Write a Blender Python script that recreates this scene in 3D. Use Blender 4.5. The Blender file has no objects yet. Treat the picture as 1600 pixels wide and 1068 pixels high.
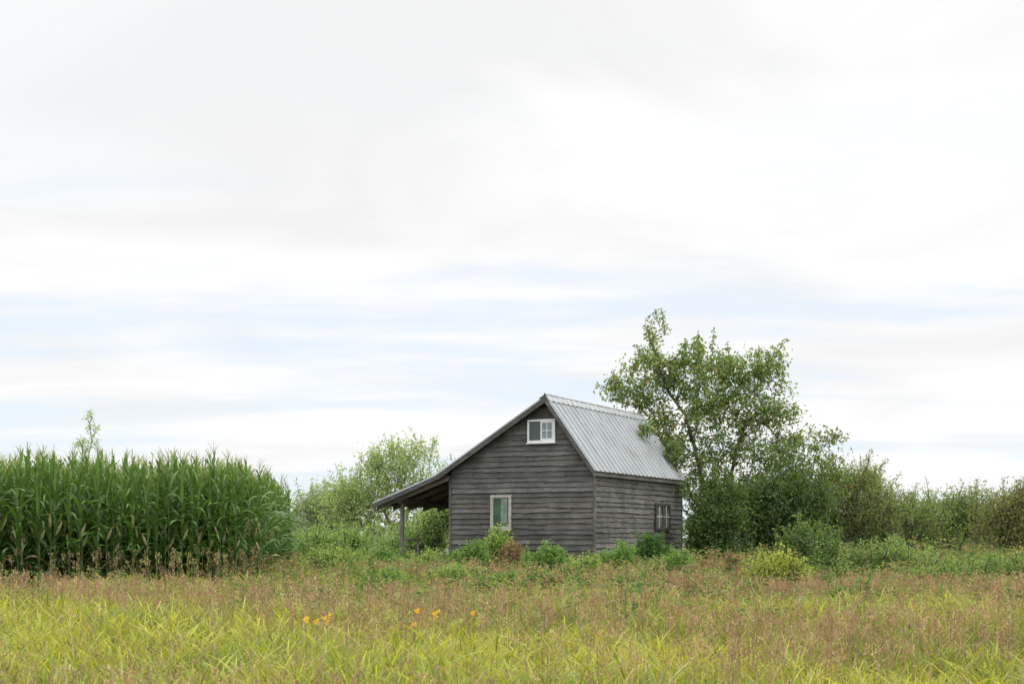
import bpy, math, random
import numpy as np
rng = np.random.default_rng(7); random.seed(7)
SC = bpy.context.scene; COL = SC.collection
F = 2222.0; ZC = 1.6; HY = 840.0
def at(px, py, D): return np.array([(px-800)*D/F, D, ZC+(HY-py)*D/F])   # photo measurement -> metres
def sstep(a, b, v):
    t = np.clip((v-a)/(b-a), 0, 1); return t*t*(3-2*t)
def ground(x, y):
    x = np.asarray(x, float); y = np.asarray(y, float)
    base = 0.6*sstep(8, 34, y)
    near = 1-sstep(60, 120, np.hypot(x, y))
    return base + near*(0.05*np.sin(x*0.7+1.3)*np.cos(y*0.5)+0.03*np.sin(x*1.9+y*1.3))*sstep(0, 6, y)*(1-0.7*sstep(30, 34, y))

# ------------------------------------------------------------------ materials
def nm(name):
    m = bpy.data.materials.new(name); m.use_nodes = True
    nt = m.node_tree; nt.nodes.clear(); return m, nt
def N(nt, t, **kw):
    n = nt.nodes.new(t)
    for k, v in kw.items(): setattr(n, k, v)
    return n
def leaf_mat(name, transl=0.35, rough=0.55, spec=0.3):
    m, nt = nm(name); L = nt.links.new
    at_ = N(nt, 'ShaderNodeAttribute', attribute_name='Col')
    tc = N(nt, 'ShaderNodeTexCoord'); no = N(nt, 'ShaderNodeTexNoise'); no.inputs['Scale'].default_value = 9
    L(tc.outputs['Object'], no.inputs['Vector'])
    mr = N(nt, 'ShaderNodeMapRange'); mr.inputs['To Min'].default_value = 0.75; mr.inputs['To Max'].default_value = 1.25
    L(no.outputs['Fac'], mr.inputs['Value'])
    vm = N(nt, 'ShaderNodeVectorMath', operation='SCALE'); L(at_.outputs['Color'], vm.inputs[0]); L(mr.outputs[0], vm.inputs['Scale'])
    p = N(nt, 'ShaderNodeBsdfPrincipled'); p.inputs['Roughness'].default_value = rough
    p.inputs['Specular IOR Level'].default_value = spec
    L(vm.outputs[0], p.inputs['Base Color'])
    tr = N(nt, 'ShaderNodeBsdfTranslucent')
    v2 = N(nt, 'ShaderNodeVectorMath', operation='MULTIPLY'); L(vm.outputs[0], v2.inputs[0]); v2.inputs[1].default_value = (1.5, 1.5, 0.7)
    L(v2.outputs[0], tr.inputs['Color'])
    mx = N(nt, 'ShaderNodeMixShader'); mx.inputs[0].default_value = transl
    L(p.outputs[0], mx.inputs[1]); L(tr.outputs[0], mx.inputs[2])
    o = N(nt, 'ShaderNodeOutputMaterial'); L(mx.outputs[0], o.inputs['Surface']); return m
def wood_mat(name, tint=(1.0, 1, .965), sc=(1.6, 1.6, 34)):
    m, nt = nm(name); L = nt.links.new
    at_ = N(nt, 'ShaderNodeAttribute', attribute_name='Col')
    tc = N(nt, 'ShaderNodeTexCoord'); mp = N(nt, 'ShaderNodeMapping'); mp.inputs['Scale'].default_value = sc
    L(tc.outputs['Object'], mp.inputs['Vector'])
    n1 = N(nt, 'ShaderNodeTexNoise'); n1.inputs['Scale'].default_value = 1.6; n1.inputs['Detail'].default_value = 8; n1.inputs['Roughness'].default_value = 0.7
    n1.inputs['Distortion'].default_value = 0.4
    L(mp.outputs[0], n1.inputs['Vector'])
    n2 = N(nt, 'ShaderNodeTexNoise'); n2.inputs['Scale'].default_value = 1.4; n2.inputs['Detail'].default_value = 7; n2.inputs['Roughness'].default_value = .65
    L(tc.outputs['Object'], n2.inputs['Vector'])
    r1 = N(nt, 'ShaderNodeMapRange'); r1.inputs['From Min'].default_value = .3; r1.inputs['From Max'].default_value = .7; r1.inputs['To Min'].default_value = 0.4; r1.inputs['To Max'].default_value = 1.7
    r2 = N(nt, 'ShaderNodeMapRange'); r2.inputs['From Min'].default_value = .3; r2.inputs['From Max'].default_value = .7; r2.inputs['To Min'].default_value = 0.65; r2.inputs['To Max'].default_value = 1.35
    L(n1.outputs['Fac'], r1.inputs['Value']); L(n2.outputs['Fac'], r2.inputs['Value'])
    mp2 = N(nt, 'ShaderNodeMapping'); mp2.inputs['Scale'].default_value = (1.6, 1.6, 5.5); L(tc.outputs['Object'], mp2.inputs['Vector'])
    vo = N(nt, 'ShaderNodeTexVoronoi'); vo.inputs['Scale'].default_value = 1.0; L(mp2.outputs[0], vo.inputs['Vector'])
    r3 = N(nt, 'ShaderNodeMapRange'); r3.inputs['From Min'].default_value = .05; r3.inputs['From Max'].default_value = .12; r3.inputs['To Min'].default_value = 0.4; r3.inputs['To Max'].default_value = 1.0
    L(vo.outputs['Distance'], r3.inputs['Value'])
    mu = N(nt, 'ShaderNodeMath', operation='MULTIPLY'); L(r1.outputs[0], mu.inputs[0]); L(r2.outputs[0], mu.inputs[1])
    mu2 = N(nt, 'ShaderNodeMath', operation='MULTIPLY'); L(mu.outputs[0], mu2.inputs[0]); L(r3.outputs[0], mu2.inputs[1])
    vm = N(nt, 'ShaderNodeVectorMath', operation='SCALE'); L(at_.outputs['Color'], vm.inputs[0]); L(mu2.outputs[0], vm.inputs['Scale'])
    vt = N(nt, 'ShaderNodeVectorMath', operation='MULTIPLY'); L(vm.outputs[0], vt.inputs[0]); vt.inputs[1].default_value = tint
    p = N(nt, 'ShaderNodeBsdfPrincipled'); p.inputs['Roughness'].default_value = 0.85; p.inputs['Specular IOR Level'].default_value = 0.25
    L(vt.outputs[0], p.inputs['Base Color'])
    bp = N(nt, 'ShaderNodeBump'); bp.inputs['Strength'].default_value = 0.25; bp.inputs['Distance'].default_value = 0.006
    L(n1.outputs['Fac'], bp.inputs['Height']); L(bp.outputs[0], p.inputs['Normal'])
    o = N(nt, 'ShaderNodeOutputMaterial'); L(p.outputs[0], o.inputs['Surface']); return m
def metal_mat(name, base=(0.345, 0.365, 0.375)):
    m, nt = nm(name); L = nt.links.new
    tc = N(nt, 'ShaderNodeTexCoord')
    n1 = N(nt, 'ShaderNodeTexNoise'); n1.inputs['Scale'].default_value = 2.2; n1.inputs['Detail'].default_value = 6
    mp = N(nt, 'ShaderNodeMapping'); mp.inputs['Scale'].default_value = (0.6, 2, 0.6)
    L(tc.outputs['Object'], mp.inputs['Vector']); L(mp.outputs[0], n1.inputs['Vector'])
    cr = N(nt, 'ShaderNodeValToRGB'); e = cr.color_ramp.elements
    e[0].position = .30; e[0].color = (base[0]*.85, base[1]*.86, base[2]*.87, 1)
    e[1].position = .72; e[1].color = (base[0]*1.12, base[1]*1.12, base[2]*1.12, 1)
    L(n1.outputs['Fac'], cr.inputs[0])
    n2 = N(nt, 'ShaderNodeTexNoise'); n2.inputs['Scale'].default_value = 1.3; n2.inputs['Detail'].default_value = 8; L(tc.outputs['Object'], n2.inputs['Vector'])
    r2 = N(nt, 'ShaderNodeMapRange'); r2.inputs['From Min'].default_value = .60; r2.inputs['From Max'].default_value = .72; r2.inputs['To Max'].default_value = .5
    L(n2.outputs['Fac'], r2.inputs['Value'])
    mx = N(nt, 'ShaderNodeMix', data_type='RGBA'); L(r2.outputs[0], mx.inputs['Factor']); L(cr.outputs[0], mx.inputs['A']); mx.inputs['B'].default_value = (.22, .20, .18, 1)
    p = N(nt, 'ShaderNodeBsdfPrincipled'); p.inputs['Metallic'].default_value = .2; p.inputs['Roughness'].default_value = .5
    L(mx.outputs['Result'], p.inputs['Base Color'])
    o = N(nt, 'ShaderNodeOutputMaterial'); L(p.outputs[0], o.inputs['Surface']); return m
def plain(name, col, rough=.6, metal=0, noise=.25, sc=6, spec=.5):
    m, nt = nm(name); L = nt.links.new
    tc = N(nt, 'ShaderNodeTexCoord'); n1 = N(nt, 'ShaderNodeTexNoise'); n1.inputs['Scale'].default_value = sc; n1.inputs['Detail'].default_value = 6
    L(tc.outputs['Object'], n1.inputs['Vector'])
    cr = N(nt, 'ShaderNodeValToRGB'); e = cr.color_ramp.elements
    e[0].position = .3; e[0].color = tuple(c*(1-noise) for c in col)+(1,); e[1].position = .7; e[1].color = tuple(c*(1+noise) for c in col)+(1,)
    L(n1.outputs['Fac'], cr.inputs[0])
    p = N(nt, 'ShaderNodeBsdfPrincipled'); p.inputs['Roughness'].default_value = rough; p.inputs['Metallic'].default_value = metal; p.inputs['Specular IOR Level'].default_value = spec
    L(cr.outputs[0], p.inputs['Base Color'])
    o = N(nt, 'ShaderNodeOutputMaterial'); L(p.outputs[0], o.inputs['Surface']); return m
M_leaf = leaf_mat('leaf', .45); M_grass = leaf_mat('grass', .4, .5, .3); M_corn = leaf_mat('corn_leaf', .25, .42, .5)
M_bark = wood_mat('bark', sc=(9, 9, 3)); M_seed = leaf_mat('seed', .3, .8, .1)
M_wood = wood_mat('weathered_wood'); M_post = wood_mat('post_wood', sc=(18, 18, 2)); M_metal = metal_mat('galvanised')
M_white = plain('white_paint', (.72, .73, .73), .5, noise=.12); M_greyframe = plain('old_frame', (.43, .40, .38), .8, noise=.3, sc=14)
M_dark = plain('dark_frame', (.05, .045, .04), .7); M_munt = plain('grey_muntin', (.40, .39, .37), .7)
M_ground = plain('soil_and_thatch', (.10, .10, .035), .95, noise=.5, sc=1.5)
def glass(name, col, rough=.06): return plain(name, col, rough, noise=.35, sc=3, spec=.8)
M_glass_dark = glass('glass_dark', (.03, .045, .035)); M_glass_green = glass('glass_green', (.08, .12, .08)); M_glass_blue = glass('glass_blue', (.16, .22, .27))
M_curtain = plain('pale_curtain', (.22, .28, .22), .9, noise=.3, sc=5)

# ------------------------------------------------------------------ mesh building
class Geo:
    def __init__(s): s.V = []; s.Q = []; s.C = []; s.n = 0
    def add(s, V, F_, C):
        V = np.asarray(V, np.float32); n, k = V.shape[:2]
        F_ = np.asarray(F_, np.int64)
        idx = (np.arange(n)*k)[:, None, None] + F_[None] + s.n
        C = np.asarray(C, np.float32)
        if C.ndim == 2: C = C[:, None, :]
        C = np.broadcast_to(C, (n, k, 3))
        s.V.append(V.reshape(-1, 3)); s.Q.append(idx.reshape(-1, 4)); s.C.append(C.reshape(-1, 3)); s.n += n*k
    def arrays(s): return np.concatenate(s.V), np.concatenate(s.Q), np.concatenate(s.C)
    def build(s, name, mat, parent=None, smooth=False):
        me = bpy.data.meshes.new(name); V, Q, C = s.arrays()
        me.vertices.add(len(V)); me.vertices.foreach_set('co', V.ravel())
        me.loops.add(len(Q)*4); me.loops.foreach_set('vertex_index', Q.ravel().astype(np.int32))
        me.polygons.add(len(Q)); me.polygons.foreach_set('loop_start', (np.arange(len(Q))*4).astype(np.int32))
        me.polygons.foreach_set('use_smooth', np.full(len(Q), bool(smooth)))
        me.update(calc_edges=True)
        a = me.color_attributes.new('Col', 'FLOAT_COLOR', 'POINT')
        a.data.foreach_set('color', np.concatenate([C, np.ones((len(C), 1), np.float32)], 1).ravel())
        me.materials.append(mat)
        o = bpy.data.objects.new(name, me); COL.objects.link(o)
        if parent is not None: o.parent = parent
        return o
def tag(o, label=None, cat=None, group=None, kind=None):
    if label: o['label'] = label
    if cat: o['category'] = cat
    if group: o['group'] = group
    if kind: o['kind'] = kind
    return o
def empty(name, loc, rz=0, **k):
    o = bpy.data.objects.new(name, None); COL.objects.link(o); o.location = loc; o.rotation_euler = (0, 0, rz); o.empty_display_size = .2
    return tag(o, **k)
BOXF = [[0, 1, 2, 3], [7, 6, 5, 4], [0, 4, 5, 1], [1, 5, 6, 2], [2, 6, 7, 3], [3, 7, 4, 0]]
def hexa(g, pts, c): g.add(np.array(pts, float)[None], BOXF, np.array(c, float))
def box(g, x0, x1, y0, y1, z0, z1, c=(.3, .3, .3)):
    hexa(g, [(x0, y0, z0), (x0, y1, z0), (x1, y1, z0), (x1, y0, z0), (x0, y0, z1), (x0, y1, z1), (x1, y1, z1), (x1, y0, z1)], c)
def nrm(v): return v/np.maximum(np.linalg.norm(v, axis=-1, keepdims=True), 1e-9)
def tubes(g, p0, p1, r0, r1, c, sides=5):
    p0 = np.atleast_2d(p0).astype(float); p1 = np.atleast_2d(p1).astype(float); n = len(p0)
    r0 = np.broadcast_to(r0, n); r1 = np.broadcast_to(r1, n)
    d = nrm(p1-p0); ref = np.where(np.abs(d[:, 2:3]) > .9, np.array([[1., 0, 0]]), np.array([[0, 0, 1.]]))
    a = nrm(np.cross(d, ref)); b = np.cross(d, a)
    th = np.arange(sides)*2*np.pi/sides
    ring = a[:, None]*np.cos(th)[None, :, None]+b[:, None]*np.sin(th)[None, :, None]
    V = np.concatenate([p0[:, None]+ring*r0[:, None, None], p1[:, None]+ring*r1[:, None, None]], 1)
    g.add(V, [[i, (i+1) % sides, sides+(i+1) % sides, sides+i] for i in range(sides)], c)
def leaves(g, P, d, L, W, c, r=rng, fold=.25):
    n = len(P); d = nrm(d); s = nrm(np.cross(d, r.normal(size=(n, 3)))); u = np.cross(s, d)
    L = np.broadcast_to(L, n)[:, None]; W = np.broadcast_to(W, n)[:, None]
    V = np.stack([P, P+d*L*.45+s*W*.5+u*W*fold, P+d*L - u*L*.1, P+d*L*.45-s*W*.5+u*W*fold], 1)
    g.add(V, [[0, 1, 2, 3]], c)
def blades(g, P, az, h, lean, bend, w, c, prof=(.6, 1, .7, .08), r=rng):
    n = len(P); S = len(prof); t = np.linspace(0, 1, S)[None, :, None]
    D = np.stack([np.cos(az), np.sin(az), np.zeros(n)], 1)[:, None]
    tw = az+np.pi/2+r.normal(0, .5, n); Sd = np.stack([np.cos(tw), np.sin(tw), r.normal(0, .25, n)], 1)[:, None]
    h_ = np.asarray(h)[:, None, None]; le = np.asarray(lean)[:, None, None]; be = np.asarray(bend)[:, None, None]
    Z = np.array([0, 0, 1.])[None, None]
    pos = P[:, None]+Z*h_*(t-be*t*t*.55)+D*h_*(le*t+be*t*t*.7)
    ww = np.asarray(w)[:, None, None]*np.array(prof)[None, :, None]*.5
    V = np.stack([pos-Sd*ww, pos+Sd*ww], 2).reshape(n, S*2, 3)
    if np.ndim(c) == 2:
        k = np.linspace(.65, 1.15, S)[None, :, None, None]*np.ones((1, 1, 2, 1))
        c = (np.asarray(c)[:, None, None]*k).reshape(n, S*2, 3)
    g.add(V, [[2*i, 2*i+1, 2*i+3, 2*i+2] for i in range(S-1)], c)

# ------------------------------------------------------------------ world, sun, camera
w = bpy.data.worlds.new("World"); SC.world = w; w.use_nodes = True; nt = w.node_tree; nt.nodes.clear(); L = nt.links.new
EL, AZ = math.radians(48), math.radians(115)     # sun in front and to the right of the shed
sky = N(nt, 'ShaderNodeTexSky', sky_type='NISHITA'); sky.sun_disc = False; sky.sun_elevation = EL; sky.sun_rotation = AZ
bs = N(nt, 'ShaderNodeBackground'); bs.inputs['Strength'].default_value = .15; L(sky.outputs[0], bs.inputs['Color'])
tc = N(nt, 'ShaderNodeTexCoord'); sp = N(nt, 'ShaderNodeSeparateXYZ'); L(tc.outputs['Generated'], sp.inputs[0])
zc = N(nt, 'ShaderNodeMath', operation='MAXIMUM'); L(sp.outputs['Z'], zc.inputs[0]); zc.inputs[1].default_value = 0
za = N(nt, 'ShaderNodeMath', operation='ADD'); L(zc.outputs[0], za.inputs[0]); za.inputs[1].default_value = .10
dx = N(nt, 'ShaderNodeMath', operation='DIVIDE'); L(sp.outputs['X'], dx.inputs[0]); L(za.outputs[0], dx.inputs[1])
dy = N(nt, 'ShaderNodeMath', operation='DIVIDE'); L(sp.outputs['Y'], dy.inputs[0]); L(za.outputs[0], dy.inputs[1])
cb = N(nt, 'ShaderNodeCombineXYZ'); L(dx.outputs[0], cb.inputs[0]); L(dy.outputs[0], cb.inputs[1]); cb.inputs[2].default_value = 3.7
n1 = N(nt, 'ShaderNodeTexNoise'); n1.inputs['Scale'].default_value = 1.15; n1.inputs['Detail'].default_value = 9; n1.inputs['Roughness'].default_value = .52; n1.inputs['Distortion'].default_value = .6
L(cb.outputs[0], n1.inputs['Vector'])
cr = N(nt, 'ShaderNodeValToRGB'); e = cr.color_ramp.elements
e[0].position = .33; e[0].color = (.90, .90, .90, 1); e[1].position = .55; e[1].color = (1.01, 1.01, 1.01, 1)
L(n1.outputs['Fac'], cr.inputs[0])
bo = N(nt, 'ShaderNodeMapRange', interpolation_type='SMOOTHSTEP'); bo.inputs['From Min'].default_value = .36; bo.inputs['From Max'].default_value = .9; bo.inputs['To Min'].default_value = 1.0; bo.inputs['To Max'].default_value = 3.2
L(zc.outputs[0], bo.inputs['Value'])
bc = N(nt, 'ShaderNodeBackground'); L(cr.outputs[0], bc.inputs['Color']); L(bo.outputs[0], bc.inputs['Strength'])
mp = N(nt, 'ShaderNodeMapping'); mp.inputs['Location'].default_value = (7.7, 3.1, 5); mp.inputs['Scale'].default_value = (.6, 1.3, 1); L(cb.outputs[0], mp.inputs['Vector'])
n2 = N(nt, 'ShaderNodeTexNoise'); n2.inputs['Scale'].default_value = .9; n2.inputs['Detail'].default_value = 8; n2.inputs['Roughness'].default_value = .55; L(mp.outputs[0], n2.inputs['Vector'])
r2 = N(nt, 'ShaderNodeMapRange', interpolation_type='SMOOTHSTEP'); r2.inputs['From Min'].default_value = .46; r2.inputs['From Max'].default_value = .62; r2.inputs['To Max'].default_value = .85
L(n2.outputs['Fac'], r2.inputs['Value'])
lowm = N(nt, 'ShaderNodeMapRange', interpolation_type='SMOOTHSTEP'); lowm.inputs['From Min'].default_value = .19; lowm.inputs['From Max'].default_value = .27; lowm.inputs['To Min'].default_value = 1; lowm.inputs['To Max'].default_value = .1
L(zc.outputs[0], lowm.inputs['Value'])
mm = N(nt, 'ShaderNodeMath', operation='MULTIPLY'); L(r2.outputs[0], mm.inputs[0]); L(lowm.outputs[0], mm.inputs[1])
b2 = N(nt, 'ShaderNodeBackground'); b2.inputs['Color'].default_value = (.835, .93, 1.03, 1); b2.inputs['Strength'].default_value = 1.0
ad = N(nt, 'ShaderNodeMixShader'); ad.inputs[0].default_value = .88; L(bs.outputs[0], ad.inputs[1]); L(b2.outputs[0], ad.inputs[2])
mx = N(nt, 'ShaderNodeMixShader'); L(mm.outputs[0], mx.inputs[0]); L(bc.outputs[0], mx.inputs[1]); L(ad.outputs[0], mx.inputs[2])
ow = N(nt, 'ShaderNodeOutputWorld'); L(mx.outputs[0], ow.inputs['Surface'])
sl = bpy.data.lights.new('sun', 'SUN'); sl.energy = 1.5; sl.angle = math.radians(18); sl.color = (1, .96, .88)
so = bpy.data.objects.new('sun', sl); COL.objects.link(so)
from mathutils import Vector
sd = Vector((math.sin(AZ)*math.cos(EL), math.cos(AZ)*math.cos(EL), math.sin(EL)))
so.rotation_euler = (-sd).to_track_quat('-Z', 'Y').to_euler()
cd = bpy.data.cameras.new('camera'); cd.lens = 50; cd.sensor_width = 36; cd.shift_y = (HY-534)/1600; cd.clip_end = 6000
cd.dof.use_dof = True; cd.dof.focus_distance = 37; cd.dof.aperture_fstop = 4.0
co = bpy.data.objects.new('camera', cd); COL.objects.link(co); co.location = (0, 0, ZC); co.rotation_euler = (math.pi/2, 0, 0); SC.camera = co
SC.view_settings.view_transform = 'Standard'; SC.view_settings.look = 'None'; SC.view_settings.exposure = 0

# ------------------------------------------------------------------ ground
xs = np.unique(np.concatenate([np.linspace(-30, 30, 121), np.linspace(-120, 120, 61), np.linspace(-3000, 3000, 41)]))
ys = np.unique(np.concatenate([np.linspace(-20, 60, 161), np.linspace(60, 200, 36), np.linspace(200, 4000, 30)]))
X, Y = np.meshgrid(xs, ys, indexing='ij'); Zg = ground(X, Y)-.03
g = Geo(); V = np.stack([X, Y, Zg], -1).reshape(1, -1, 3); nx, ny = len(xs), len(ys)
i, j = np.meshgrid(np.arange(nx-1), np.arange(ny-1), indexing='ij'); i = i.ravel(); j = j.ravel()
g.add(V, np.stack([i*ny+j, (i+1)*ny+j, (i+1)*ny+j+1, i*ny+j+1], 1), np.array([.2, .2, .1]))
tag(g.build('ground', M_ground, smooth=True), kind='structure')

# ------------------------------------------------------------------ shed
TH = math.radians(-26.3)
shed = empty('wooden_shed', (2.074, 36.0, .6), TH, label='small weathered grey clapboard shed with ribbed metal roof and lean-to porch on its left', cat='shed')
def to_local(x, y):
    dxx = x-2.074; dyy = y-36.0; c, s = math.cos(-TH), math.sin(-TH)
    return dxx*c-dyy*s, dxx*s+dyy*c
WX, LY = -4.11, 6.5; RX, RZ = -1.248, 4.62; EXX, EZ = .11, 2.72; KX, KZ = -4.406, 2.69; PX, PZ = -6.40, 1.945
def rooftop(x):
    return RZ-(RZ-KZ)/(RX-KX)*(RX-x) if x < RX else RZ-(RZ-EZ)/(EXX-RX)*(x-RX)
def wcol(r, lo=.065, hi=.16):
    v = lo+(hi-lo)*r.beta(1.5, 2.2); k = r.uniform(-1, 1)
    return np.array([v*(1.01+.045*k), v*(.985), v*(.965-.05*k)])
def siding(g, f, u0, u1, z0, ztop_fn, seed, expo=.138):
    r = np.random.default_rng(seed); z = z0; k = 0
    while z < 5:
        ex = expo*r.uniform(.9, 1.1); rowc = wcol(r)
        us = np.linspace(u0, u1, 240); ok = ztop_fn(us) > z+.02
        if not ok.any(): break
        a, b = us[ok][0], us[ok][-1]
        cuts = [a]
        while cuts[-1] < b: cuts.append(cuts[-1]+r.uniform(2.2, 4.6))
        cuts[-1] = b
        if len(cuts) > 2 and cuts[-1]-cuts[-2] < .6: cuts.pop(-2)
        ph = r.uniform(0, 6); amp = r.uniform(.003, .012)
        for q in range(len(cuts)-1):
            ua, ub = cuts[q]+.001, cuts[q+1]-.001
            c = rowc*.7+wcol(r)*.3; dz = r.normal(0, .004); tilt = r.normal(0, .010); out = r.uniform(.030, .046)
            n = max(2, int((ub-ua)/.18)+1); uu = np.linspace(ua, ub, n)
            zt = np.minimum(z+ex+.035, ztop_fn(uu)-.0); zb = z+dz+tilt*(uu-ua)/(ub-ua+.01)+amp*np.sin(uu*2.3+ph)+r.normal(0, .004, n)
            zb = np.minimum(zb, zt-.005)
            oo = out+r.normal(0, .004, n)
            for s_ in range(n-1):
                P = []
                for (uq, zq, oq) in ((uu[s_], zb[s_], oo[s_]), (uu[s_+1], zb[s_+1], oo[s_+1])):
                    P.append((f(uq, oq-.018, zq), f(uq, oq, zq)))
                T = []
                for (uq, zq) in ((uu[s_], zt[s_]), (uu[s_+1], zt[s_+1])):
                    T.append((f(uq, -.006, zq), f(uq, .004, zq)))
                hexa(g, [P[0][0], P[0][1], P[1][1], P[1][0], T[0][0], T[0][1], T[1][1], T[1][0]], c)
        z += ex; k += 1
rtv = np.vectorize(rooftop)
g = Geo(); siding(g, lambda u, o, z: (u, -o, z), WX, 0, -.25, lambda u: rtv(u)-.09, 3)
for k in range(60):
    xa, xb = WX+.02+k*(4.07/60), WX+.02+(k+1)*(4.07/60)
    hexa(g, [(xa, .008, -.3), (xa, .04, -.3), (xb, .04, -.3), (xb, .008, -.3), (xa, .008, rooftop(xa)-.1), (xa, .04, rooftop(xa)-.1), (xb, .04, rooftop(xb)-.1), (xb, .008, rooftop(xb)-.1)], (.03, .03, .03))
g.build('gable_wall', M_wood, shed)
g = Geo(); siding(g, lambda u, o, z: (o, u, z), 0, LY, -.25, lambda u: u*0+2.72, 4)
box(g, -.04, -.008, .05, LY-.05, -.3, 2.70, (.03, .03, .03)); tag(g.build('side_wall', M_wood, shed), label='long side wall under the metal roof')
g = Geo(); siding(g, lambda u, o, z: (u, LY+o, z), WX, 0, -.25, lambda u: rtv(u)-.09, 5)
for k in range(60):
    xa, xb = WX+.02+k*(4.07/60), WX+.02+(k+1)*(4.07/60)
    hexa(g, [(xa, LY-.04, -.3), (xa, LY-.008, -.3), (xb, LY-.008, -.3), (xb, LY-.04, -.3), (xa, LY-.04, rooftop(xa)-.1), (xa, LY-.008, rooftop(xa)-.1), (xb, LY-.008, rooftop(xb)-.1), (xb, LY-.04, rooftop(xb)-.1)], (.05, .045, .04))
g.build('back_wall', M_wood, shed)
g = Geo(); siding(g, lambda u, o, z: (WX-o, u, z), 0, LY, -.25, lambda u: u*0+2.72, 6)
box(g, WX+.008, WX+.04, .05, LY-.05, -.3, 2.7, (.05, .045, .04)); g.build('porch_wall', M_wood, shed)
for (x, y) in ((.022, -.022), (WX-.022, -.022), (.022, LY+.022), (WX-.022, LY+.022)):
    g = Geo(); box(g, x-.028, x+.028, y-.028, y+.028, -.3, 2.66, (.11, .107, .104)); g.build('corner_board', M_post, shed)
Y0, Y1 = -.24, 6.72
def slab(g, xa, za, xb, zb, y0, y1, top, thick, c):
    hexa(g, [(xa, y0, za-top-thick), (xa, y1, za-top-thick), (xb, y1, zb-top-thick), (xb, y0, zb-top-thick), (xa, y0, za-top), (xa, y1, za-top), (xb, y1, zb-top), (xb, y0, zb-top)], c)
g = Geo(); slab(g, RX, RZ-.01, EXX, EZ-.01, Y0+.02, Y1-.02, .01, .05, (.07, .06, .05)); slab(g, KX-.0, KZ, RX, RZ-.01, Y0+.02, Y1-.02, .03, .05, (.05, .045, .04)); g.build('roof_decking', M_wood, shed)
g = Geo(); slab(g, PX, PZ, KX+.25, KZ+.02, Y0+.02, Y1-.02, .03, .04, (.07, .06, .05))
for k in range(9):
    yy = Y0+.12+k*(Y1-Y0-.3)/8
    gg = Geo(); slab(gg, PX+.05, PZ, WX-.03, KZ+.02+.0, yy, yy+.05, .075, .11, (.16, .145, .13)); gg.build('rafter', M_wood, shed)
g.build('porch_decking', M_wood, shed)
def sheet(name, xa, za, xb, zb, pitch=.30, lift=.0):
    d = np.array([xb-xa, 0, zb-za]); ln = np.linalg.norm(d); d /= ln
    nrmv = np.array([-d[2], 0, d[0]]) if d[0] > 0 else np.array([d[2], 0, -d[0]])
    prof = []; y = Y0
    while y < Y1-.1:
        prof += [(y, 0), (y+.028, 0), (y+.040, .042), (y+.074, .042), (y+.086, 0), (y+pitch*.62, .0), (y+pitch*.64, .010), (y+pitch*.69, .010), (y+pitch*.71, 0)]; y += pitch
    prof.append((Y1, 0)); prof = [p for p in prof if p[0] <= Y1]; prof = np.array(prof); n = len(prof); g = Geo()
    A = np.array([xa, 0, za])+nrmv*lift; B = np.array([xb, 0, zb])+nrmv*lift
    a = A[None]+np.outer(prof[:, 1], nrmv); a[:, 1] += prof[:, 0]; b = B[None]+np.outer(prof[:, 1], nrmv); b[:, 1] += prof[:, 0]
    a2 = a-nrmv*.006; b2 = b-nrmv*.006
    V = np.concatenate([a, b, b2, a2])[None]
    Fq = []
    for q in range(n-1):
        Fq += [[q, q+1, n+q+1, n+q], [3*n+q, 2*n+q, 2*n+q+1, 3*n+q+1], [n+q, n+q+1, 2*n+q+1, 2*n+q]]
    Fq += [[0, n, 2*n, 3*n], [n-1, 4*n-1, 3*n-1, 2*n-1]]
    g.add(V, Fq, np.array([.4, .4, .4])); return g.build(name, M_metal, shed)
tag(sheet('metal_roof_panel', RX, RZ, EXX+.02, EZ-.03), label='steep right roof slope of ribbed galvanised sheet')
tag(sheet('metal_roof_panel', RX, RZ, KX-.05, KZ-.03), label='long left roof slope of ribbed galvanised sheet')
tag(sheet('metal_roof_panel', KX+.2, KZ+.045, PX-.03, PZ-.01), label='low porch roof of ribbed galvanised sheet')
g = Geo()
for (xa, za, xb, zb) in ((RX, RZ+.060, RX+.12, RZ-.110), (RX-.17, RZ-.045, RX, RZ+.060)):
    slab(g, xa, za, xb, zb, Y0-.02, Y1+.02, 0, .012, (.4, .4, .4))
tubes(g, [[RX, Y0-.03, RZ+.05]], [[RX, Y1+.03, RZ+.05]], .028, .028, np.array([.4, .4, .4]), 8)
g.build('ridge_cap', plain('ridge_metal', (.36, .38, .39), .5, .2, .3, 5), shed)
def rake(xa, za, xb, zb, y, h=.135, c=(.10, .098, .095)):
    g = Geo(); slab(g, xa, za, xb, zb, y, y+.028, .022, h, c); g.build('rake_board', M_wood, shed)
for y in (Y0-.012, Y1-.016):
    rake(RX, RZ, EXX+.01, EZ, y, .16); rake(KX, KZ, RX, RZ, y, .13, (.09, .088, .085)); rake(PX, PZ, KX-.004, KZ, y, .12, (.09, .088, .085))
g = Geo(); box(g, EXX-.035, EXX-.008, Y0+.03, Y1-.03, EZ-.15, EZ-.06, (.10, .098, .095)); g.build('fascia_board', M_wood, shed)
g = Geo(); box(g, -5.70, -5.61, -.1, Y1-.15, 1.93, 2.06, (.10, .09, .08)); g.build('porch_beam', M_wood, shed)
for (y, lean) in ((.06, .05), (3.25, 0), (6.4, 0)):
    g = Geo(); hexa(g, [(-5.70-lean, y-.045, -.3), (-5.70-lean, y+.045, -.3), (-5.61-lean, y+.045, -.3), (-5.61-lean, y-.045, -.3), (-5.70, y-.045, 1.93), (-5.70, y+.045, 1.93), (-5.61, y+.045, 1.93), (-5.61, y-.045, 1.93)], (.18, .175, .165)); g.build('porch_post', M_post, shed)
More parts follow.
